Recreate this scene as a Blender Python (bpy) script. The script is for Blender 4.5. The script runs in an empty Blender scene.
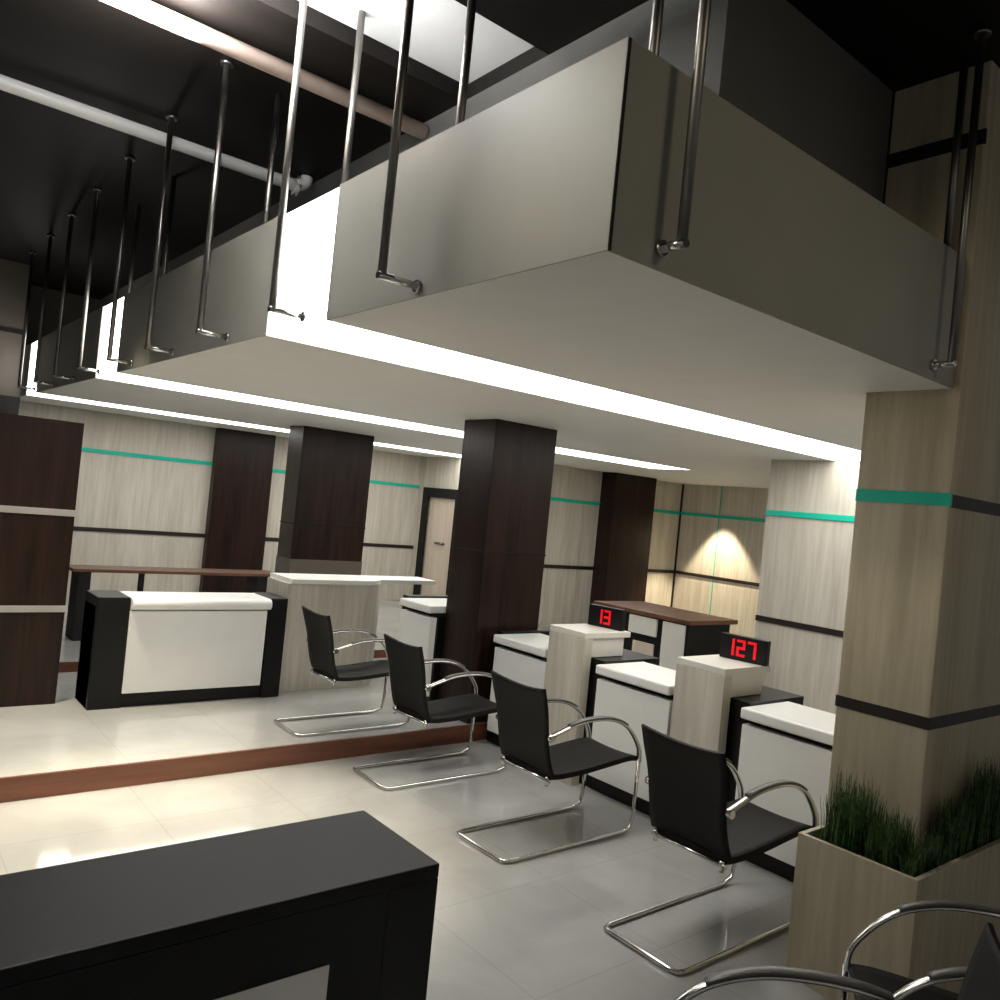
import bpy, bmesh, math, random
from mathutils import Vector, Matrix
random.seed(7)
C = bpy.context.scene.collection
PI = math.pi

# ------------------------------------------------------------------ materials
def new_mat(name):
    m = bpy.data.materials.new(name); m.use_nodes = True
    nt = m.node_tree
    return m, nt, nt.nodes['Principled BSDF']

def plain(name, col, rough=0.5, metal=0.0, spec=0.5, vary=0.06, scale=6.0):
    m, nt, b = new_mat(name)
    n = nt.nodes.new('ShaderNodeTexNoise'); n.inputs['Scale'].default_value = scale
    n.inputs['Detail'].default_value = 4
    tc = nt.nodes.new('ShaderNodeTexCoord'); nt.links.new(tc.outputs['Object'], n.inputs['Vector'])
    r = nt.nodes.new('ShaderNodeValToRGB')
    r.color_ramp.elements[0].position = 0.3; r.color_ramp.elements[1].position = 0.7
    r.color_ramp.elements[0].color = (*[c*(1-vary) for c in col], 1)
    r.color_ramp.elements[1].color = (*[min(1, c*(1+vary)) for c in col], 1)
    nt.links.new(n.outputs['Fac'], r.inputs['Fac']); nt.links.new(r.outputs['Color'], b.inputs['Base Color'])
    b.inputs['Roughness'].default_value = rough; b.inputs['Metallic'].default_value = metal
    b.inputs['Specular IOR Level'].default_value = spec
    return m

def wood(name, dark, light, rough=0.4, stretch=(14, 14, 0.9), spec=0.5):
    """vertical (or along the small stretch axis) fine grain"""
    m, nt, b = new_mat(name)
    tc = nt.nodes.new('ShaderNodeTexCoord'); mp = nt.nodes.new('ShaderNodeMapping')
    mp.inputs['Scale'].default_value = stretch
    nt.links.new(tc.outputs['Object'], mp.inputs['Vector'])
    n = nt.nodes.new('ShaderNodeTexNoise'); n.inputs['Scale'].default_value = 2.0
    n.inputs['Detail'].default_value = 6; n.inputs['Roughness'].default_value = 0.65
    nt.links.new(mp.outputs['Vector'], n.inputs['Vector'])
    n2 = nt.nodes.new('ShaderNodeTexNoise'); n2.inputs['Scale'].default_value = 0.5
    n2.inputs['Detail'].default_value = 2
    nt.links.new(mp.outputs['Vector'], n2.inputs['Vector'])
    mx = nt.nodes.new('ShaderNodeMath'); mx.operation = 'ADD'
    nt.links.new(n.outputs['Fac'], mx.inputs[0]); nt.links.new(n2.outputs['Fac'], mx.inputs[1])
    hv = nt.nodes.new('ShaderNodeMath'); hv.operation = 'MULTIPLY'; hv.inputs[1].default_value = 0.5
    nt.links.new(mx.outputs[0], hv.inputs[0])
    r = nt.nodes.new('ShaderNodeValToRGB')
    r.color_ramp.elements[0].position = 0.36; r.color_ramp.elements[1].position = 0.64
    r.color_ramp.elements[0].color = (*dark, 1); r.color_ramp.elements[1].color = (*light, 1)
    nt.links.new(hv.outputs[0], r.inputs['Fac']); nt.links.new(r.outputs['Color'], b.inputs['Base Color'])
    b.inputs['Roughness'].default_value = rough; b.inputs['Specular IOR Level'].default_value = spec
    return m

def floor_mat(name):
    m, nt, b = new_mat(name)
    tc = nt.nodes.new('ShaderNodeTexCoord')
    n = nt.nodes.new('ShaderNodeTexNoise'); n.inputs['Scale'].default_value = 1.6
    n.inputs['Detail'].default_value = 7; n.inputs['Roughness'].default_value = 0.6
    n.inputs['Distortion'].default_value = 0.8
    nt.links.new(tc.outputs['Object'], n.inputs['Vector'])
    r = nt.nodes.new('ShaderNodeValToRGB')
    r.color_ramp.elements[0].position = 0.3; r.color_ramp.elements[1].position = 0.7
    r.color_ramp.elements[0].color = (0.325, 0.325, 0.315, 1); r.color_ramp.elements[1].color = (0.40, 0.40, 0.385, 1)
    nt.links.new(n.outputs['Fac'], r.inputs['Fac'])
    br = nt.nodes.new('ShaderNodeTexBrick'); br.offset = 0.0; br.squash = 1.0
    br.inputs['Scale'].default_value = 1.0; br.inputs['Mortar Size'].default_value = 0.0035
    br.inputs['Brick Width'].default_value = 0.8; br.inputs['Row Height'].default_value = 0.8
    br.inputs['Color1'].default_value = (1, 1, 1, 1); br.inputs['Color2'].default_value = (0.97, 0.97, 0.97, 1)
    br.inputs['Mortar'].default_value = (0.86, 0.85, 0.83, 1)
    nt.links.new(tc.outputs['Object'], br.inputs['Vector'])
    mx = nt.nodes.new('ShaderNodeMix'); mx.data_type = 'RGBA'; mx.blend_type = 'MULTIPLY'
    mx.inputs['Factor'].default_value = 1.0
    nt.links.new(r.outputs['Color'], mx.inputs['A']); nt.links.new(br.outputs['Color'], mx.inputs['B'])
    nt.links.new(mx.outputs['Result'], b.inputs['Base Color'])
    b.inputs['Roughness'].default_value = 0.08; b.inputs['Specular IOR Level'].default_value = 0.6
    return m

def emit(name, col, strength, base=0.8):
    m, nt, b = new_mat(name)
    b.inputs['Base Color'].default_value = (base, base, base, 1)
    b.inputs['Emission Color'].default_value = (*col, 1); b.inputs['Emission Strength'].default_value = strength
    return m

def mesh_fabric(name):
    m, nt, b = new_mat(name)
    tc = nt.nodes.new('ShaderNodeTexCoord')
    ck = nt.nodes.new('ShaderNodeTexChecker'); ck.inputs['Scale'].default_value = 160
    ck.inputs['Color1'].default_value = (0.005, 0.0045, 0.004, 1); ck.inputs['Color2'].default_value = (0.012, 0.0105, 0.009, 1)
    nt.links.new(tc.outputs['Object'], ck.inputs['Vector']); nt.links.new(ck.outputs['Color'], b.inputs['Base Color'])
    b.inputs['Roughness'].default_value = 0.65; b.inputs['Specular IOR Level'].default_value = 0.2
    return m

def grass_mat():
    m, nt, b = new_mat('grass')
    tc = nt.nodes.new('ShaderNodeTexCoord')
    n = nt.nodes.new('ShaderNodeTexNoise'); n.inputs['Scale'].default_value = 40
    nt.links.new(tc.outputs['Object'], n.inputs['Vector'])
    r = nt.nodes.new('ShaderNodeValToRGB')
    r.color_ramp.elements[0].position = 0.35; r.color_ramp.elements[1].position = 0.65
    r.color_ramp.elements[0].color = (0.02, 0.05, 0.013, 1); r.color_ramp.elements[1].color = (0.085, 0.18, 0.045, 1)
    nt.links.new(n.outputs['Fac'], r.inputs['Fac']); nt.links.new(r.outputs['Color'], b.inputs['Base Color'])
    b.inputs['Roughness'].default_value = 0.6
    return m

M = {
 'beige': wood('beige_veneer', (0.44, 0.405, 0.335), (0.61, 0.575, 0.495), 0.5),
 'tan': wood('tan_oak_veneer', (0.40, 0.345, 0.235), (0.56, 0.495, 0.36), 0.5),
 'darkwood': wood('dark_wenge_veneer', (0.007, 0.0034, 0.0023), (0.027, 0.0125, 0.0085), 0.34, spec=0.25),
 'redwood': wood('red_brown_wood', (0.085, 0.028, 0.014), (0.16, 0.06, 0.03), 0.35, (0.9, 14, 14)),
 'topwood': wood('brown_worktop_wood', (0.075, 0.03, 0.013), (0.15, 0.065, 0.03), 0.4, (1.2, 10, 10)),
 'stripe': wood('wenge_stripe', (0.008, 0.004, 0.003), (0.016, 0.008, 0.006), 0.5, (0.9, 0.9, 14)),
 'teal': plain('teal_glass_stripe', (0.015, 0.50, 0.36), 0.25, vary=0.03),
 'white': plain('white_laminate', (0.80, 0.80, 0.77), 0.3, vary=0.02),
 'offwhite': plain('off_white_panel', (0.66, 0.64, 0.58), 0.35, vary=0.03),
 'black': plain('black_laminate', (0.0045, 0.0045, 0.0045), 0.35, spec=0.3, vary=0.2),
 'blackmatt': plain('black_matt', (0.006, 0.0055, 0.005), 0.7, spec=0.3, vary=0.2),
 'tabletop': plain('charcoal_desk', (0.006, 0.006, 0.0062), 0.5, spec=0.22, vary=0.12, scale=30),
 'soffit': plain('soffit_paint', (0.80, 0.79, 0.75), 0.6, vary=0.02),
 'parapet': plain('satin_grey_panel', (0.27, 0.265, 0.23), 0.42, vary=0.05, scale=2),
 'upperwall': plain('grey_green_paint', (0.105, 0.105, 0.095), 0.6, vary=0.05),
 'brownwall': plain('brown_grey_panel', (0.085, 0.072, 0.056), 0.6, vary=0.05),
 'darkceil': wood('dark_brown_ceiling', (0.003, 0.002, 0.0014), (0.007, 0.0045, 0.003), 0.6, (1, 6, 6), spec=0.25),
 'ceilwhite': plain('white_ceiling_recess', (0.85, 0.85, 0.84), 0.6, vary=0.01),
 'chrome': plain('chrome', (0.72, 0.71, 0.68), 0.18, 1.0, vary=0.02),
 'steel': plain('brushed_dark_steel', (0.22, 0.21, 0.195), 0.4, 1.0, vary=0.06),
 'alu': plain('aluminium_strip', (0.55, 0.53, 0.50), 0.35, 0.6, vary=0.04),
 'pad': plain('dark_arm_pad', (0.10, 0.095, 0.088), 0.4, vary=0.1),
 'fabric': mesh_fabric('black_mesh_fabric'),
 'pipe_silver': plain('silver_pipe', (0.90, 0.90, 0.88), 0.4, 0.0, vary=0.03),
 'pipe_brown': plain('pinkish_brown_pipe', (0.74, 0.58, 0.49), 0.5, vary=0.12, scale=9),
 'soil': plain('dark_soil', (0.014, 0.011, 0.007), 0.95, vary=0.5, scale=60),
 'grass': grass_mat(),
 'floor': floor_mat('polished_beige_tile'),
 'strip_light': emit('strip_light_diffuser', (1.0, 0.975, 0.93), 6.5),
 'led': emit('red_led', (1.0, 0.0, 0.012), 0.7, 0.0),
 'doorleaf': wood('pale_door_veneer', (0.50, 0.42, 0.33), (0.62, 0.54, 0.44), 0.45),
}

# ------------------------------------------------------------------ mesh builder
class MB:
    def __init__(self): self.bm = bmesh.new()
    def box(self, x0, y0, z0, x1, y1, z1, bev=0.0):
        r = bmesh.ops.create_cube(self.bm, size=1.0); vs = r['verts']
        for v in vs:
            v.co = Vector(((x0+x1)/2 + v.co.x*(x1-x0), (y0+y1)/2 + v.co.y*(y1-y0), (z0+z1)/2 + v.co.z*(z1-z0)))
        if bev > 0:
            es = list({e for v in vs for e in v.link_edges})
            bmesh.ops.bevel(self.bm, geom=es, offset=bev, segments=2, affect='EDGES', profile=0.5)
        return self
    def prism(self, poly, z0, z1):
        bm = self.bm
        lo = [bm.verts.new((x, y, z0)) for x, y in poly]; hi = [bm.verts.new((x, y, z1)) for x, y in poly]
        n = len(poly)
        for i in range(n):
            j = (i+1) % n; bm.faces.new((lo[i], lo[j], hi[j], hi[i]))
        bm.faces.new(list(reversed(lo))); bm.faces.new(hi)
        return self
    def ring(self, outer, inner, z0, z1):
        bm = self.bm; n = len(outer)
        L = lambda pl, z: [bm.verts.new((x, y, z)) for x, y in pl]
        ol, oh, il, ih = L(outer, z0), L(outer, z1), L(inner, z0), L(inner, z1)
        for i in range(n):
            j = (i+1) % n
            bm.faces.new((ol[i], ol[j], oh[j], oh[i])); bm.faces.new((il[j], il[i], ih[i], ih[j]))
            bm.faces.new((oh[i], oh[j], ih[j], ih[i])); bm.faces.new((ol[j], ol[i], il[i], il[j]))
        return self
    def sweep(self, pts, a, b=None, n=10, ref=Vector((0, 1, 0)), closed=False):
        """tube along pts; section half-axes a (along ref) and b (across it)"""
        b = a if b is None else b
        bm = self.bm; pts = [Vector(p) for p in pts]; m = len(pts); rings = []
        for i, p in enumerate(pts):
            if closed: t = pts[(i+1) % m] - pts[i-1]
            else: t = pts[min(i+1, m-1)] - pts[max(i-1, 0)]
            t.normalize()
            s = ref - t*ref.dot(t)
            if s.length < 1e-3: s = Vector((1, 0, 0)) - t*t.x
            s.normalize(); q = t.cross(s)
            k = 1.0
            if not closed and 0 < i < m-1:
                c = (pts[i]-pts[i-1]).normalized().dot((pts[i+1]-pts[i]).normalized())
                k = 1/max(0.5, math.sqrt(max(0.01, (1+c)/2)))
            rings.append([bm.verts.new(p + s*(a*math.cos(2*PI*j/n)) + q*(b*math.sin(2*PI*j/n))*k) for j in range(n)])
        for i in range(m if closed else m-1):
            A, B = rings[i], rings[(i+1) % m]
            for j in range(n):
                f = bm.faces.new((A[j], A[(j+1) % n], B[(j+1) % n], B[j])); f.smooth = True
        if not closed:
            bm.faces.new(list(reversed(rings[0]))); bm.faces.new(rings[-1])
        return self
    def cyl(self, p0, p1, r, n=16): return self.sweep([p0, p1], r, n=n, ref=Vector((0.3, 1, 0.2)))
    def shell(self, grid, th):
        """grid[i][j] of Vectors -> thick sheet"""
        bm = self.bm; I, J = len(grid), len(grid[0])
        def nrm(i, j):
            u = grid[min(i+1, I-1)][j] - grid[max(i-1, 0)][j]; v = grid[i][min(j+1, J-1)] - grid[i][max(j-1, 0)]
            return u.cross(v).normalized()
        A = [[bm.verts.new(grid[i][j] + nrm(i, j)*th/2) for j in range(J)] for i in range(I)]
        B = [[bm.verts.new(grid[i][j] - nrm(i, j)*th/2) for j in range(J)] for i in range(I)]
        for i in range(I-1):
            for j in range(J-1):
                f = bm.faces.new((A[i][j], A[i+1][j], A[i+1][j+1], A[i][j+1])); f.smooth = True
                f = bm.faces.new((B[i][j], B[i][j+1], B[i+1][j+1], B[i+1][j])); f.smooth = True
        for i in range(I-1):
            bm.faces.new((A[i+1][0], A[i][0], B[i][0], B[i+1][0])); bm.faces.new((A[i][J-1], A[i+1][J-1], B[i+1][J-1], B[i][J-1]))
        for j in range(J-1):
            bm.faces.new((A[0][j], A[0][j+1], B[0][j+1], B[0][j])); bm.faces.new((A[I-1][j+1], A[I-1][j], B[I-1][j], B[I-1][j+1]))
        return self
    def build(self, name, mat, parent=None):
        bmesh.ops.recalc_face_normals(self.bm, faces=self.bm.faces[:])
        me = bpy.data.meshes.new(name); self.bm.to_mesh(me); self.bm.free()
        me.materials.append(M[mat] if isinstance(mat, str) else mat)
        o = bpy.data.objects.new(name, me); C.objects.link(o)
        if parent is not None:
            o.parent = parent
        return o

def catmull(pts, k=6):
    P = [Vector(p) for p in pts]; out = []
    for i in range(len(P)-1):
        p0, p1, p2, p3 = P[max(i-1, 0)], P[i], P[i+1], P[min(i+2, len(P)-1)]
        for s in range(k):
            t = s/k
            out.append(0.5*((2*p1) + (p2-p0)*t + (2*p0-5*p1+4*p2-p3)*t*t + (3*p1-p0-3*p2+p3)*t**3))
    out.append(P[-1]); return out

def thing(name, label, cat, loc=(0, 0, 0), rz=0.0, group=None):
    o = bpy.data.objects.new(name, None); C.objects.link(o)
    o.empty_display_size = 0.1
    o.location = loc; o.rotation_euler = (0, 0, rz)
    o['label'] = label; o['category'] = cat
    if group: o['group'] = group
    return o
def tag(o, label, cat, group=None):
    o['label'] = label; o['category'] = cat
    if group: o['group'] = group
    return o
def struct(o): o['kind'] = 'structure'; return o
def dup(root, loc, rz=0.0, label=None, scale=1.0):
    r = root.copy(); C.objects.link(r); r.location = loc; r.rotation_euler = (0, 0, rz); r.scale = (scale,)*3
    if label: r['label'] = label
    for ch in list(root.children):
        c = ch.copy(); C.objects.link(c); c.parent = r
        for g in list(ch.children):
            d = g.copy(); C.objects.link(d); d.parent = c
    return r

ZS = 2.75          # soffit of the balcony
ZP = 0.139         # raised platform
Z2 = 0.23          # second, low step at the back
ZC = 4.27          # dark upper ceiling
FX, FY = 1.62, 1.63  # balcony front planes

# ------------------------------------------------------------------ floors
struct(MB().box(-4, -3, -0.12, 11.85, 5.41, 0).build('floor', 'floor'))
p = struct(MB().box(-4, 5.44, -0.12, 11.85, 8.05, ZP).build('floor_platform', 'floor'))
struct(MB().box(-4, 8.08, -0.12, 11.85, 12.2, Z2).build('floor_rear', 'floor'))
struct(MB().box(-4, 5.412, -0.1, 11.85, 5.44, ZP+0.001).build('trim_1', 'redwood'))      # riser of the platform step
struct(MB().box(-4, 8.05, 0.0, 11.85, 8.08, Z2+0.001).build('trim_2', 'redwood'))

# ------------------------------------------------------------------ walls under the balcony
struct(MB().box(1.6, 12.0, Z2, 8.05, 12.2, 2.95).build('wall_back', 'beige'))
struct(MB().box(7.9, 9.4, Z2, 8.05, 10.82, 2.95).box(7.9, 11.68, Z2, 8.05, 12.0, 2.95).box(7.9, 10.82, 2.15, 8.05, 11.68, 2.95).build('wall_side', 'beige'))
struct(MB().box(8.05, 9.4, Z2, 12.05, 9.6, 2.95).build('wall_rear_right', 'beige'))
struct(MB().box(11.85, 4.68, 0, 12.05, 9.4, 2.95).build('wall_right_far', 'beige'))
struct(MB().box(7.25, 1.2, 0, 12.05, 4.68, 2.95).build('wall_right', 'beige'))
tn = [2]
def trim(x0, y0, z0, x1, y1, z1, mat):
    tn[0] += 1; struct(MB().box(x0, y0, z0, x1, y1, z1).build('trim_%d' % tn[0], mat))
TZ0, TZ1, BZ0, BZ1 = 2.19, 2.245, 1.13, 1.185
for z0, z1, mt in ((TZ0, TZ1, 'teal'), (BZ0, BZ1, 'stripe')):
    trim(1.6, 11.985, z0, 4.25, 12.0, z1, mt); trim(5.13, 11.985, z0, 7.9, 12.0, z1, mt)
    trim(8.06, 9.385, z0, 9.74, 9.4, z1, mt); trim(10.74, 9.385, z0, 11.85, 9.4, z1, mt)
    trim(11.835, 4.76, z0, 11.85, 9.385, z1, mt)
    trim(7.235, 1.3, z0, 7.25, 4.68, z1, mt)
trim(11.84, 8.55, Z2, 11.85, 8.562, BZ0, 'teal'); trim(11.84, 8.55, BZ1, 11.85, 8.562, TZ0, 'teal'); trim(11.84, 8.55, TZ1, 11.85, 8.562, ZS, 'teal')
trim(11.825, 9.375, Z2, 11.85, 9.4, ZS, 'darkwood')

d = struct(MB().box(7.86, 10.70, Z2, 7.90, 10.84, 2.22).box(7.86, 11.64, Z2, 7.90, 11.80, 2.22).box(7.86, 10.84, 2.06, 7.90, 11.64, 2.22).build('door_1', 'blackmatt'))
lf = MB().box(7.92, 10.84, Z2+0.01, 7.97, 11.64, 2.06, 0.003).build('door_leaf', 'doorleaf', d); lf['label'] = 'pale beige door leaf'
h = MB().cyl((7.92, 11.12, 1.3), (7.86, 11.12, 1.3), 0.022).cyl((7.865, 11.11, 1.3), (7.865, 11.30, 1.3), 0.02).build('door_handle', 'steel', d); h['label'] = 'dark metal lever handle'

# far dark wall beyond the balcony's left end
struct(MB().box(-4, 11.0, ZP, 1.58, 11.2, ZC).build('wall_left_far', 'brownwall'))
trim(-4, 10.985, 3.45, 1.58, 11.0, 3.50, 'blackmatt')
trim(-4, 10.96, Z2, 1.58, 11.0, 2.72, 'blackmatt')

# ------------------------------------------------------------------ balcony (mezzanine)
COLX0, COLX1, COLY0, COLY1 = 3.935, 5.10, 1.60, 2.045
SL = ((3.34, 4.00, 7.25), (6.88, 7.55, 8.8), (10.25, 10.85, 7.9))    # light slots: y0, y1, x end
s = MB()
I = 0.0065
s.box(FX+I, FY+I, ZS, COLX0-0.01, 3.34, 2.765)
s.box(COLX0-0.01, COLY1+0.01, ZS, COLX1+0.01, 3.34, 2.765)
s.box(COLX1+0.01, FY+I, ZS, 7.25, 3.34, 2.765)
s.box(FX+I, 4.00, ZS, 7.25, 6.88, 2.765); s.box(7.25, 4.68, ZS, 11.85, 6.88, 2.765)
s.box(8.8, 6.88, ZS, 11.85, 7.55, 2.765)
s.box(FX+I, 7.55, ZS, 11.85, 9.4, 2.765); s.box(FX+I, 9.4, ZS, 7.9, 10.25, 2.765)
s.box(FX+I, 10.85, ZS, 7.9, 12.0, 2.765)
struct(s.build('ceiling_soffit', 'soffit'))
struct(MB().box(FX+0.16, FY+0.16, 2.95, COLX0-0.01, 12.2, 3.05).box(COLX0-0.01, COLY1+0.01, 2.95, COLX1+0.01, 12.2, 3.05).box(COLX1+0.01, FY+0.16, 2.95, 12.05, 12.2, 3.05).build('floor_balcony', 'blackmatt'))

par = thing('balcony_parapet', 'satin grey balcony parapet with sharp corner above the lobby', 'balcony', (FX, FY, ZS+0.016))
def lp(x): return x-FX
def ly(y): return y-FY
ZT = 0.59
prev = FY
for (a, b_, _) in SL:
    if prev == FY: MB().box(0, 0, -0.016, 0.006, ly(a), ZT).box(0.0062, 0.141, 0, 0.14, ly(a), ZT).build('panel', 'parapet', par)
    else: MB().box(0, ly(prev), -0.016, 0.006, ly(a), ZT).box(0.0062, ly(prev), 0, 0.14, ly(a), ZT).build('panel', 'parapet', par)
    prev = b_
MB().box(0, ly(prev), -0.016, 0.006, ly(11.98), ZT).box(0.0062, ly(prev), 0, 0.14, ly(11.98), ZT).build('panel', 'parapet', par)
MB().box(0.0065, 0, -0.016, COLX0-0.012-FX, 0.006, ZT).box(0.0065, 0.0062, 0, COLX0-0.012-FX, 0.14, ZT).build('panel', 'parapet', par)
cj = MB().box(0.001, -0.003, -0.016, 0.013, 0.0, ZT).build('corner_joint', 'blackmatt', par); cj['label'] = 'dark seam beside the parapet corner'

lab = ('wide bright light strip wrapping the balcony front nearest its corner',
       'middle light strip wrapping the balcony front and running over the desks',
       'farthest thin light strip at the left end of the balcony')
for (a, b_, xe), lb in zip(SL, lab):
    t = thing('light_strip', lb, 'light', (FX, a, ZS), 0, 'recessed light strips in the balcony')
    w = b_-a
    MB().box(0.008, 0.002, 0.004, 0.10, w-0.002, ZT+0.012).build('front_diffuser', 'strip_light', t)
    MB().box(0.10, 0.002, 0.004, xe-FX-0.01, w-0.002, 0.05).build('ceiling_diffuser', 'strip_light', t)

# upper storey
struct(MB().box(2.57, 2.05, 3.05, 2.72, 12.2, ZC).build('wall_upper_left', 'upperwall'))
struct(MB().box(1.58, 12.2, 2.95, 2.57, 12.35, ZC).build('wall_upper_end', 'brownwall'))
struct(MB().box(2.72, 2.05, 3.05, COLX0-0.01, 2.2, ZC).build('wall_upper_back', 'upperwall'))
struct(MB().box(-4, -3, ZC, 7, 2.05, 4.5).box(-4, 2.05, ZC, 2.57, 3.13, 4.5).box(-4, 3.84, ZC, 2.57, 12.2, 4.5).box(2.57, 2.05, ZC, 7, 12.2, 4.5).build('ceiling', 'darkceil'))
struct(MB().box(-4, 3.13, 4.36, 2.57, 3.84, 4.5).build('ceiling_recess', 'ceilwhite'))

t = tag(MB().sweep([(-3.5, 4.22, 4.2), (2.56, 4.22, 4.2)], 0.045, n=16, ref=Vector((0, 1, 0))).build('ceiling_pipe', 'pipe_brown'),
        'pinkish brown pipe under the dark upper ceiling', 'pipe', 'pipes under the upper ceiling')
t = tag(MB().sweep(catmull([(-3.5, 5.66, 4.18), (0, 5.66, 4.18), (2.2, 5.66, 4.18), (2.40, 5.66, 4.185), (2.47, 5.66, 4.22), (2.48, 5.66, 4.265)]), 0.042, n=16).build('ceiling_pipe', 'pipe_silver'),
        'silver pipe with upturned end beyond the balcony rods', 'pipe', 'pipes under the upper ceiling')

# hanging rods in front of the parapet: each a rod, an elbow foot and a flange on the parapet
def rod(kind, label, base, side, reach=0.158):
    t = thing('hanging_rod', label, 'rod', base, 0 if side == 'x' else PI/2, 'metal rods along the balcony')
    # local: +x points to the parapet
    top = 4.36 if 3.14 < base[1] < 3.83 else ZC
    if kind == 'outer':
        MB().sweep([(0, 0, 0.0), (0, 0, top-base[2])], 0.017, n=14).build('rod', 'steel', t)
        f = MB().sweep([(-0.016, 0, 0.0), (reach-0.008, 0, 0.0)], 0.017, 0.014, n=12).build('foot', 'chrome', t)
        MB().cyl((reach-0.012, 0, 0), (reach, 0, 0), 0.024).build('flange', 'chrome', f)
        MB().cyl((0, 0, top-base[2]-0.02), (0, 0, top-base[2]), 0.035).build('ceiling_plate', 'steel', t)
    else:
        MB().sweep([(0, 0, 0.0), (0, 0, top-base[2])], 0.018, n=14).build('rod', 'steel', t)
        MB().cyl((0, 0, 0), (0, 0, 0.02), 0.035).build('base_plate', 'steel', t)
    return t
ordn = ['first', 'second', 'third', 'fourth', 'fifth', 'sixth', 'seventh', 'eighth', 'ninth']
ys = [2.60 + 0.96*i for i in range(9)]
for i, y in enumerate(ys):
    rod('outer', '%s chrome-footed rod from the corner along the long balcony face' % ordn[i], (FX-0.16, y, 2.79), 'x')
for i, y in enumerate(ys[:6]):
    rod('inner', '%s dark rod from the corner standing behind the long parapet' % ordn[i], (FX+0.19, y+0.12, 3.05), 'x')
rod('outer', 'thick chrome-footed rod near the corner on the short balcony face', (1.84, FY-0.08, 2.815), 'y', 0.078)
rod('outer', 'chrome-footed rod against the beige column on the short balcony face', (3.69, FY-0.08, 2.815), 'y', 0.078)
rod('inner', 'dark rod standing behind the short parapet near the corner', (1.93, FY+0.19, 3.05), 'y')
rod('inner', 'dark rod standing behind the short parapet near the beige column', (3.865, FY+0.06, 3.358), 'y')

# ------------------------------------------------------------------ columns
def column(label, x0, y0, z0, x1, y1, z1, mat, bands=(), seam=None):
    cx, cy = (x0+x1)/2, (y0+y1)/2
    t = thing('column', label, 'column', (cx, cy, z0))
    hx, hy = (x1-x0)/2, (y1-y0)/2
    MB().box(-hx, -hy, 0, hx, hy, z1-z0, 0.006).build('shaft', mat, t)
    for (za, zb, faces, mt, lb) in bands:
        m = MB(); e = 0.004
        if faces == 'all': m.ring([(-hx-e, -hy-e), (hx+e, -hy-e), (hx+e, hy+e), (-hx-e, hy+e)], [(-hx+.01, -hy+.01), (hx-.01, -hy+.01), (hx-.01, hy-.01), (-hx+.01, hy-.01)], za-z0, zb-z0)
        elif faces == 'x': m.box(-hx-e, -hy-e, za-z0, -hx+0.01, hy, zb-z0)
        elif faces == 'y': m.box(-hx+0.01, -hy-e, za-z0, hx+e, -hy+0.01, zb-z0)
        o = m.build('inlay_band', mt, t); o['label'] = lb
    return t
column('tall beige wood column with teal and dark stripes behind the grass planter', COLX0, COLY0, 0, COLX1, COLY1, ZC, 'tan',
       ((2.21, 2.27, 'x', 'teal', 'teal stripe'), (2.205, 2.265, 'y', 'stripe', 'dark brown stripe'),
        (1.185, 1.24, 'all', 'stripe', 'dark brown stripe'), (3.88, 3.95, 'x', 'stripe', 'dark brown stripe')))
column('large dark wood column standing at the step beside the first teller desk', 4.31, 5.455, ZP, 5.02, 5.92, ZS, 'darkwood',
       ((1.60, 1.615, 'all', 'blackmatt', 'thin black joint'),))
column('freestanding dark wood column behind the low beige counter', 4.32, 9.2, Z2, 5.30, 9.6, ZS, 'darkwood',
       ((1.55, 1.565, 'all', 'blackmatt', 'thin black joint'), (Z2, 1.13, 'all', 'brownwall', 'grey lower band')))  # last band: greyer tone round the lower part of the shaft
column('flat dark wood pilaster on the far back wall above the reception desk', 4.25, 11.86, Z2, 5.13, 12.0, ZS, 'darkwood')
column('dark wood pilaster on the rear wall above the tellers cabinet', 9.74, 9.08, Z2, 10.74, 9.4, ZS, 'darkwood')

# dark wood partition at the left edge
t = thing('wood_partition', 'dark wood partition with two metal strips left of the reception desk', 'partition', (0.6, 7.2, ZP))
MB().box(-1.6, -0.2, 0, 0.86, 0.2, 2.19, 0.004).build('panel', 'darkwood', t)
for z in (0.715, 1.46):
    o = MB().box(-1.6, -0.206, z, 0.864, 0.0, z+0.05, 0.002).build('metal_strip', 'alu', t); o['label'] = 'grey metal strip'

# ------------------------------------------------------------------ reception desk on the platform
t = thing('reception_desk', 'black framed reception desk with white front on the platform', 'desk', (2.395, 6.74, ZP))
X = lambda x: x-2.41
MB().box(X(1.64), 0.03, 0.0, X(3.20), 0.40, 0.80, 0.004).build('body', 'black', t)
MB().box(X(1.64), 0.0, 0, X(1.88), 0.40, 0.87, 0.006).build('side_pillar', 'black', t)
MB().box(X(3.03), 0.0, 0, X(3.20), 0.40, 0.87, 0.006).build('side_pillar', 'black', t)
o = MB().box(X(1.882), -0.012, 0.115, X(3.01), 0.028, 0.765, 0.004).build('front_panel', 'white', t); o['label'] = 'white front panel'
prof = [(0.36, 0.80), (0.02, 0.775), (-0.015, 0.775)] + [(-0.02-0.045*math.sin(a), 0.82-0.045*math.cos(a)) for a in [PI*k/10 for k in range(1, 10)]] + [(-0.01, 0.868), (0.36, 0.868)]
m = MB(); bm = m.bm
A = [bm.verts.new((X(1.885), y, z)) for y, z in prof]; B = [bm.verts.new((X(3.025), y, z)) for y, z in prof]
for i in range(len(prof)):
    j = (i+1) % len(prof); bm.faces.new((A[i], A[j], B[j], B[i]))
bm.faces.new(A); bm.faces.new(list(reversed(B)))
o = m.build('counter_top', 'white', t); o['label'] = 'white rounded counter top'

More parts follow.
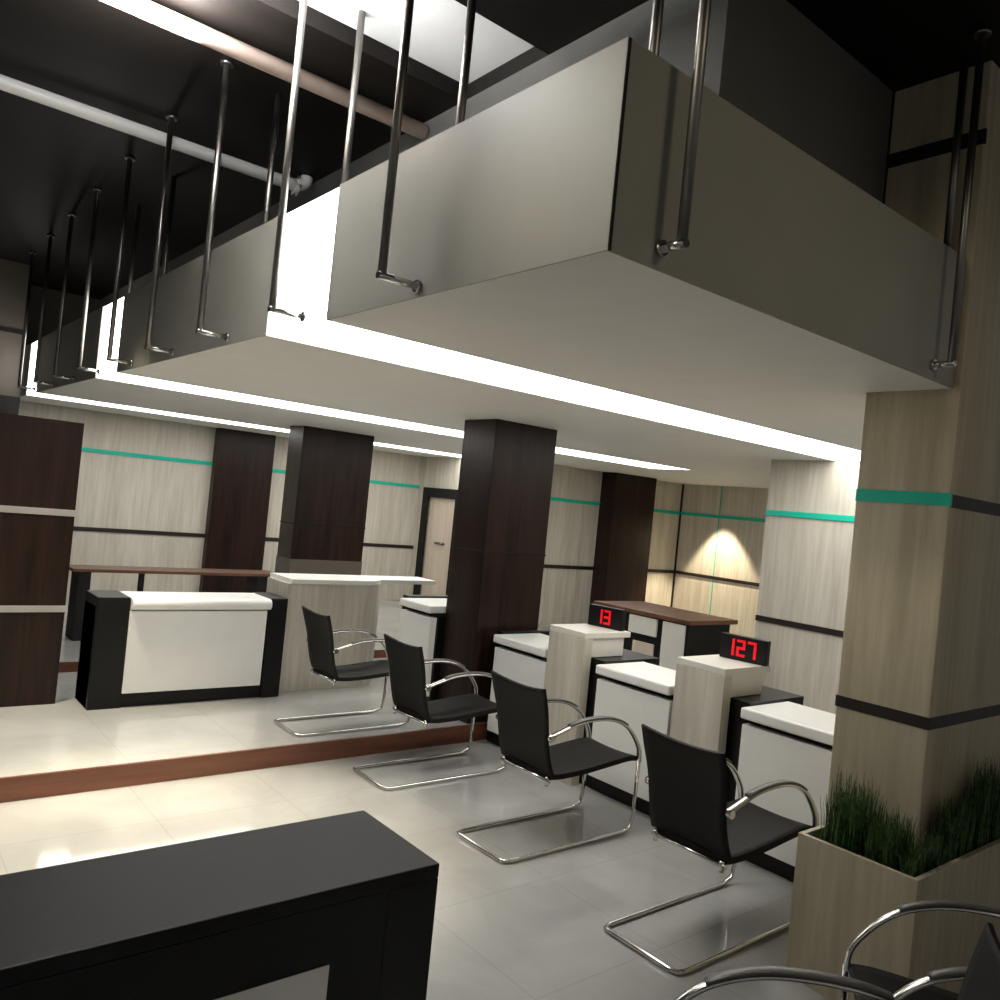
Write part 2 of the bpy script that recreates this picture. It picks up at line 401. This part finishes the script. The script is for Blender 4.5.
# wooden table behind reception
t = thing('back_table', 'long brown wood table with dark legs behind the reception desk', 'table', (3.03, 9.0, Z2))
MB().box(-1.12, 0, 0.70, 1.10, 0.36, 0.735, 0.004).build('table_top', 'topwood', t)
for x0, x1, y1 in ((-1.06, -0.94, 0.33), (-0.47, -0.42, 0.08), (0.82, 1.04, 0.33)):
    o = MB().box(x0, 0.02, 0, x1, y1, 0.70, 0.004).build('leg', 'blackmatt', t)

# beige counter next to reception
t = thing('side_counter', 'beige panelled counter with white cap right of the reception desk', 'counter', (3.73, 6.9, ZP))
X = lambda x: x-3.7
pl = [(X(3.25), 0), (X(4.06), 0)] + [(X(4.06)+0.22*math.sin(a), 0.22-0.22*math.cos(a)) for a in [PI/2*k/6 for k in range(1, 7)]] + [(X(4.28), 0.45), (X(3.25), 0.45)]
MB().prism(pl, 0, 0.985).build('panel', 'beige', t)
pl2 = [(X(3.24), -0.02), (X(4.03), -0.02)] + [(X(4.03)+0.24*math.sin(a), 0.22-0.24*math.cos(a)) for a in [PI/2*k/6 for k in range(1, 5)]] + [(X(4.92), 0.13), (X(4.92), 0.47), (X(3.24), 0.47)]
o = MB().prism(pl2, 0.986, 1.025).build('cap', 'white', t); o['label'] = 'white cap'
o = MB().box(X(3.21), -0.005, 0, X(3.249), 0.45, 0.985).build('end_trim', 'beige', t)

# ------------------------------------------------------------------ teller desks
def teller_desk(label, y1, w, z0=0.0, xf=4.40, ext=0.52):
    """front face looks to -x; y1 is the left (far) end"""
    t = thing('teller_desk', label, 'desk', (xf, y1, z0), 0, 'teller desks along the aisle')
    MB().box(0.09, -w-0.02, 0.0, 0.56, 0.0, 0.84, 0.003).box(0.095, 0.001, 0.0, 0.72, ext, 0.945, 0.003).build('body', 'black', t)
    o = MB().box(0.02, -w, 0.12, 0.088, -0.005, 0.825, 0.004).build('front_panel', 'white', t); o['label'] = 'white front panel'
    m = MB().box(-0.005, -w, 0.862, 0.52, 0.0, 0.93, 0.012)
    o = m.build('desk_top', 'white', t); o['label'] = 'thick white desk top'
    MB().box(0.05, -w+0.01, 0.842, 0.50, -0.01, 0.861).build('shadow_gap', 'blackmatt', t)
    return t
teller_desk('white teller desk beside the large dark column', 5.32, 0.65, ext=0.07)
teller_desk('white teller desk between the two beige pedestals', 4.12, 0.68)
teller_desk('white teller desk nearest the beige column and planter', 2.885, 0.76)
teller_desk('white teller desk on the platform half hidden by the large dark column', 6.45, 0.50, ZP, 4.16, 0.1)

def pedestal(label, y0, y1, z0=0.0, xf=4.385):
    t = thing('teller_pedestal', label, 'pedestal', (xf, y0, z0), 0, 'beige pedestals between teller desks')
    w = y1-y0
    MB().box(0, 0, 0.0, 0.085, w, 1.09, 0.004).build('front_panel', 'beige', t)
    o = MB().box(0.0, 0, 1.091, 0.50, w, 1.135, 0.004).build('top_shelf', 'offwhite', t); o['label'] = 'pale top shelf'
    o = MB().box(0.087, 0.01, 0.948, 0.44, w-0.01, 1.09, 0.003).build('support', 'offwhite', t); o['label'] = 'pale box under the shelf'
    return t
# digits: seven segment bars
SEG = {'1': 'bc', '2': 'abged', '3': 'abgcd', '7': 'abc'}
def led_sign(label, text, x, y, z, rz, w=0.34, hgt=0.165):
    t = thing('number_display', label, 'sign', (x, y, z), rz, 'red number displays on the pedestals')
    # local: front looks to -x, text runs to -y
    MB().box(-0.02, -w/2, 0.0, 0.03, w/2, hgt, 0.004).build('housing', 'black', t)
    dw, dh, th = 0.062, 0.112, 0.017
    n = len(text); pitch = 0.079; y0 = (n*pitch-0.021)/2 + 0.015; zb = 0.028
    for k, ch in enumerate(text):
        m = MB(); yl = y0 - k*pitch; f0, f1 = -0.026, -0.021
        S = {'a': (0, dh-th, dw, dh), 'd': (0, 0, dw, th), 'g': (0, dh/2-th/2, dw, dh/2+th/2),
             'f': (0, dh/2, th, dh), 'e': (0, 0, th, dh/2), 'b': (dw-th, dh/2, dw, dh), 'c': (dw-th, 0, dw, dh/2)}
        for c in SEG[ch]:
            u0, v0, u1, v1 = S[c]; m.box(f0, yl-u1, zb+v0, f1, yl-u0, zb+v1)
        o = m.build('digit', 'led', t); o['label'] = 'glowing red digit %s' % ch
    return t
pedestal('beige pedestal left of the middle teller desk carrying the farther red display', 4.24, 4.63)
pedestal('beige pedestal right of the middle teller desk carrying the red 127 display', 3.01, 3.39)
led_sign('black number display showing red 127 on the nearer beige pedestal', '127', 4.80, 3.165, 1.136, math.radians(6))
led_sign('black number display showing red 13 on the farther beige pedestal', '13', 4.80, 4.435, 1.136, math.radians(6), 0.33)

# low cabinet behind the tellers
t = thing('storage_cabinet', 'brown topped cabinet with white doors behind the teller desks', 'cabinet', (6.57, 4.98, 0))
MB().box(0.03, 0.02, 0, 0.72, 1.27, 1.035, 0.003).build('body', 'black', t)
MB().box(-0.01, -0.03, 1.036, 0.78, 1.29, 1.08, 0.004).build('cabinet_top', 'topwood', t)
o = MB().box(0.003, 0.045, 0.30, 0.029, 0.32, 1.02, 0.003).build('door', 'offwhite', t); o['label'] = 'tall white cabinet door'
o = MB().box(0.003, 0.40, 0.84, 0.029, 0.77, 1.02, 0.003).build('door', 'offwhite', t); o['label'] = 'small white cabinet door'
o = MB().box(0.012, 0.42, 0.63, 0.029, 0.70, 0.76, 0.003).build('open_shelf', 'doorleaf', t); o['label'] = 'warm wood open shelf'

# ------------------------------------------------------------------ dark desk in the foreground
t = thing('front_desk', 'large charcoal desk with white front panel in the near left foreground', 'desk', (1.73, 2.26, 0))
MB().box(-2.4, 0.0, 0.70, 0.0, 0.53, 0.75, 0.004).build('desk_top', 'tabletop', t)
MB().box(-0.20, 0.0, 0.0, 0.0, 0.53, 0.699, 0.003).build('side_panel', 'tabletop', t)
MB().box(-2.39, 0.0, 0.0, -0.201, 0.53, 0.699, 0.0).build('body', 'tabletop', t)
o = MB().box(-2.2, -0.006, 0.10, -0.40, -0.001, 0.51, 0.002).build('front_panel', 'white', t); o['label'] = 'white front panel'

# ------------------------------------------------------------------ chairs
W = 0.46
def make_chair(label, loc, rz):
    t = thing('cantilever_chair', label, 'chair', loc, rz, 'black mesh cantilever chairs')
    r = 0.0125; h = W/2
    # sled base + both front legs, one continuous tube
    path = [(1.075, -h, 0.47), (1.07, -h, 0.10), (1.05, -h, 0.035), (0.97, -h, 0.0135), (0.05, -h, 0.0135), (0.012, -h+0.012, 0.0135), (0.0, -h+0.05, 0.0135)]
    path = path + [(x, -y, z) for x, y, z in reversed(path)]
    MB().sweep(path, r, n=10, ref=Vector((0.1, 0.2, 1)).normalized()).build('sled_base', 'chrome', t)
    for sgn in (-1, 1):
        y = sgn*h
        ap = catmull([(1.075, y, 0.46), (1.058, y, 0.55), (0.96, y, 0.67), (0.84, y, 0.735), (0.69, y, 0.762), (0.50, y, 0.755), (0.34, y, 0.715), (0.25, y, 0.69)])
        a = MB().sweep(ap, 0.020, 0.011, n=10).build('armrest', 'chrome', t)
        pp = [p + Vector((0, 0, 0.013)) for p in ap[14:34]]
        o = MB().sweep(pp, 0.021, 0.008, n=10).build('arm_pad', 'pad', a); o['label'] = 'dark arm pad'
        MB().cyl((0.262, y-0.028, 0.69), (0.262, y+0.028, 0.69), 0.020).build('joint_cap', 'chrome', a)
    # back sling with raised corners
    hb = h+0.010
    prof = catmull([(0.315, 0, 0.455), (0.285, 0, 0.53), (0.258, 0, 0.64), (0.232, 0, 0.79), (0.178, 0, 0.985)], 5)
    J = 13; grid = []
    for p in prof:
        row = []
        for j in range(J):
            s_ = -1+2*j/(J-1); k = (p.z-0.455)/0.53
            row.append(Vector((p.x + 0.018*(1-s_*s_) - 0.012*k*s_*s_, s_*hb*(1.0-0.05*math.sin(PI*min(1, k*1.3))+0.03*k*k), p.z - 0.030*k*k*(1-s_*s_))))
        grid.append(row)
    MB().shell(grid, 0.016).build('backrest', 'fabric', t)
    hs = h-0.014
    sp = catmull([(0.315, 0, 0.448), (0.42, 0, 0.440), (0.62, 0, 0.447), (0.86, 0, 0.468), (1.0, 0, 0.478), (1.07, 0, 0.472)], 4)
    grid = [[Vector((p.x, (-1+2*j/10)*hs, p.z - 0.012*(1-(-1+2*j/10)**2))) for j in range(11)] for p in sp]
    MB().shell(grid, 0.030).build('seat', 'fabric', t)
    cb = MB().sweep([(0.30, -h+0.01, 0.425), (0.30, h-0.01, 0.425)], 0.012, n=10, ref=Vector((0, 0, 1))).build('crossbar', 'chrome', t)
    for sgn in (-1, 1): MB().cyl((0.30, sgn*(h-0.03), 0.395), (0.30, sgn*(h-0.03), 0.45), 0.012).build('bracket', 'chrome', cb)
    return t
ch = make_chair('black mesh cantilever chair facing the middle white teller desk', (3.08, 3.665, 0), 0)
dup(ch, (3.06, 4.92, 0), 0, 'black mesh cantilever chair in front of the large dark column')
dup(ch, (2.82, 5.80, ZP), 0, 'black mesh cantilever chair standing on the platform before the beige counter', 0.93)
dup(ch, (3.07, 2.43, 0), 0, 'black mesh cantilever chair nearest the grass planter')
def arm_chair(px, py, ang, label):
    # place a chair so that its right arm crest stands at (px, py)
    a = math.radians(ang); u = Vector((math.cos(a), math.sin(a))); w_ = Vector((-u.y, u.x))
    o = Vector((px, py)) - u*0.69 + w_*(W/2)
    dup(ch, (o.x, o.y, 0), a, label)
arm_chair(3.2, 1.1, 125, 'partly seen black chair with chrome arm in front of the planter corner')
arm_chair(2.2, 1.2, 135, 'chair cut off by the bottom edge, only its chrome arm showing')

# ------------------------------------------------------------------ planter with grass
PX0, PY0, PY1, PZ = 3.55, 1.43, 1.965, 0.65
t = thing('planter', 'beige wood planter box wrapping the foot of the beige column', 'planter', (PX0, PY0, 0))
L = lambda pts: [(x-PX0, y-PY0) for x, y in pts]
outer = L([(PX0, PY0), (5.3, PY0), (5.3, 1.588), (3.924, 1.588), (3.924, PY1), (PX0, PY1)])
e = 0.022
inner = L([(PX0+e, PY0+e), (5.3-e, PY0+e), (5.3-e, 1.588-0.012), (3.924-0.012, 1.588-0.012), (3.924-0.012, PY1-e), (PX0+e, PY1-e)])
MB().ring(outer, inner, 0, PZ).build('box', 'tan', t)
MB().prism([(x, y) for x, y in L([(PX0+e, PY0+e), (5.3-e, PY0+e), (5.3-e, 1.576), (3.912, 1.576), (3.912, PY1-e), (PX0+e, PY1-e)])], 0.30, PZ-0.045).build('soil', 'soil', t)
def tuft(label, x0, x1, y0, y1, h0, h1, n):
    m = MB(); bm = m.bm
    cx, cy = (x0+x1)/2, (y0+y1)/2
    for k in range(n):
        bx, by = random.uniform(x0, x1)-cx, random.uniform(y0, y1)-cy
        hh = random.uniform(h0, h1)*(1-0.35*abs(bx)/max(0.01, (x1-x0)/2))
        ang = random.uniform(0, 2*PI); ln = random.uniform(0.01, 0.05)
        wd = random.uniform(0.002, 0.0042); dx, dy = math.cos(ang), math.sin(ang)
        sx, sy = -dy*wd, dx*wd
        lim = lambda v, c0, a0, b0: min(max(v, a0-c0), b0-c0)
        q = []
        for s_ in (0, 0.4, 0.75, 1.0):
            px, py = lim(bx+dx*ln*s_*s_, cx, x0-0.03, x1+0.03), lim(by+dy*ln*s_*s_, cy, y0-0.012, y1+0.012)
            q.append((px, py, hh*s_, 1-s_))
        prev_ = None
        for (px, py, pz, kk) in q:
            ww = 0.25+0.75*kk
            a_, b_ = bm.verts.new((px-sx*ww, py-sy*ww, pz)), bm.verts.new((px+sx*ww, py+sy*ww, pz))
            if prev_: bm.faces.new((prev_[0], prev_[1], b_, a_))
            prev_ = (a_, b_)
    o = m.build('grass_tuft', 'grass'); o.location = (cx, cy, PZ-0.046)
    return tag(o, label, 'plant', 'grass tufts in the planter')
tuft('leftmost dense grass tuft in the planter, beside the white teller desk', 3.62, 3.87, 1.73, 1.90, 0.22, 0.36, 520)
tuft('low grass tuft in the planter just left of the column edge', 3.61, 3.86, 1.57, 1.70, 0.15, 0.27, 420)
tuft('short grass tuft at the front corner of the planter', 3.60, 3.90, 1.465, 1.53, 0.10, 0.20, 260)
tuft('grass tuft right of the column edge in front of its shaded face', 3.96, 4.20, 1.465, 1.56, 0.20, 0.33, 420)
tuft('tallest grass tuft at the right edge of the picture in the planter', 4.27, 4.58, 1.465, 1.56, 0.28, 0.46, 520)
tuft('grass tuft at the far right end of the planter, beyond the tallest one', 4.65, 5.1, 1.465, 1.56, 0.25, 0.40, 400)

# ------------------------------------------------------------------ lights
def area(name, loc, size, power, col=(1, .95, .87), rot=(0, 0, 0), sy=None):
    l = bpy.data.lights.new(name, 'AREA'); l.energy = power; l.color = col; l.size = size
    if sy: l.shape = 'RECTANGLE'; l.size_y = sy
    o = bpy.data.objects.new(name, l); o.location = loc; o.rotation_euler = rot; C.objects.link(o); return o
def spot(name, loc, target, power, ang, blend=0.5, col=(1, .9, .75), rad=0.04):
    l = bpy.data.lights.new(name, 'SPOT'); l.energy = power; l.color = col; l.spot_size = math.radians(ang); l.spot_blend = blend; l.shadow_soft_size = rad
    o = bpy.data.objects.new(name, l); o.location = loc
    o.rotation_euler = (Vector(target)-Vector(loc)).to_track_quat('-Z', 'Y').to_euler(); C.objects.link(o); return o
spot('lobby_warm_spot', (0.5, 4.3, 4.2), (1.5, 4.35, 0), 1500, 46, 0.7, (1, .87, .64), 0.2)
spot('lobby_warm_spot', (0.7, 6.3, 4.2), (1.6, 6.2, 0), 800, 46, 0.9, (1, .90, .70), 0.2)  # added unseen lamp, carries the warm floor light onto the platform
spot('lobby_warm_spot', (2.4, -1.4, 4.2), (2.6, 1.6, 2.6), 75, 70, 1.0, (1, .86, .62), 0.35)  # added unseen fill, aimed at the short parapet face to brighten it
spot('parapet_spot', (-0.6, 1.72, 3.6), (1.62, 1.80, 3.05), 95, 32, 1.0, (1, .91, .74), 0.15)
spot('wall_washer', (11.38, 8.42, 2.72), (11.38, 8.42, 0.0), 420, 66, 0.3, (1, .83, .58))
area('recess_uplight', (0.9, 3.48, 4.1), 0.5, 260, (1, 1, 1), (PI, 0, 0), 1.6)

w = bpy.data.worlds.new('World'); bpy.context.scene.world = w; w.use_nodes = True
bg = w.node_tree.nodes['Background']; bg.inputs['Color'].default_value = (1.0, 0.97, 0.9, 1); bg.inputs['Strength'].default_value = 0.13

# ------------------------------------------------------------------ camera
a, b, c = 0.88870419, 0.00904901, -0.09963657
F = Vector((math.cos(a)*math.cos(b), math.sin(a)*math.cos(b), math.sin(b)))
r0 = Vector((math.sin(a), -math.cos(a), 0)); d0 = F.cross(r0)
right = r0*math.cos(c) + d0*math.sin(c); down = -r0*math.sin(c) + d0*math.cos(c)
cam = bpy.data.cameras.new('Camera'); co = bpy.data.objects.new('Camera', cam); C.objects.link(co)
mt = Matrix.Identity(4)
for i in range(3):
    mt[i][0] = right[i]; mt[i][1] = -down[i]; mt[i][2] = -F[i]
mt[0][3], mt[1][3], mt[2][3] = 0, 0, 2.0
co.matrix_world = mt
cam.sensor_width = 36; cam.lens = 36*815.954/1000; cam.clip_start = 0.05
sc = bpy.context.scene; sc.camera = co
sc.view_settings.view_transform = 'Standard'; sc.view_settings.look = 'None'
sc.view_settings.gamma = 1; sc.view_settings.use_curve_mapping = False
sc.view_settings.exposure = 0.25
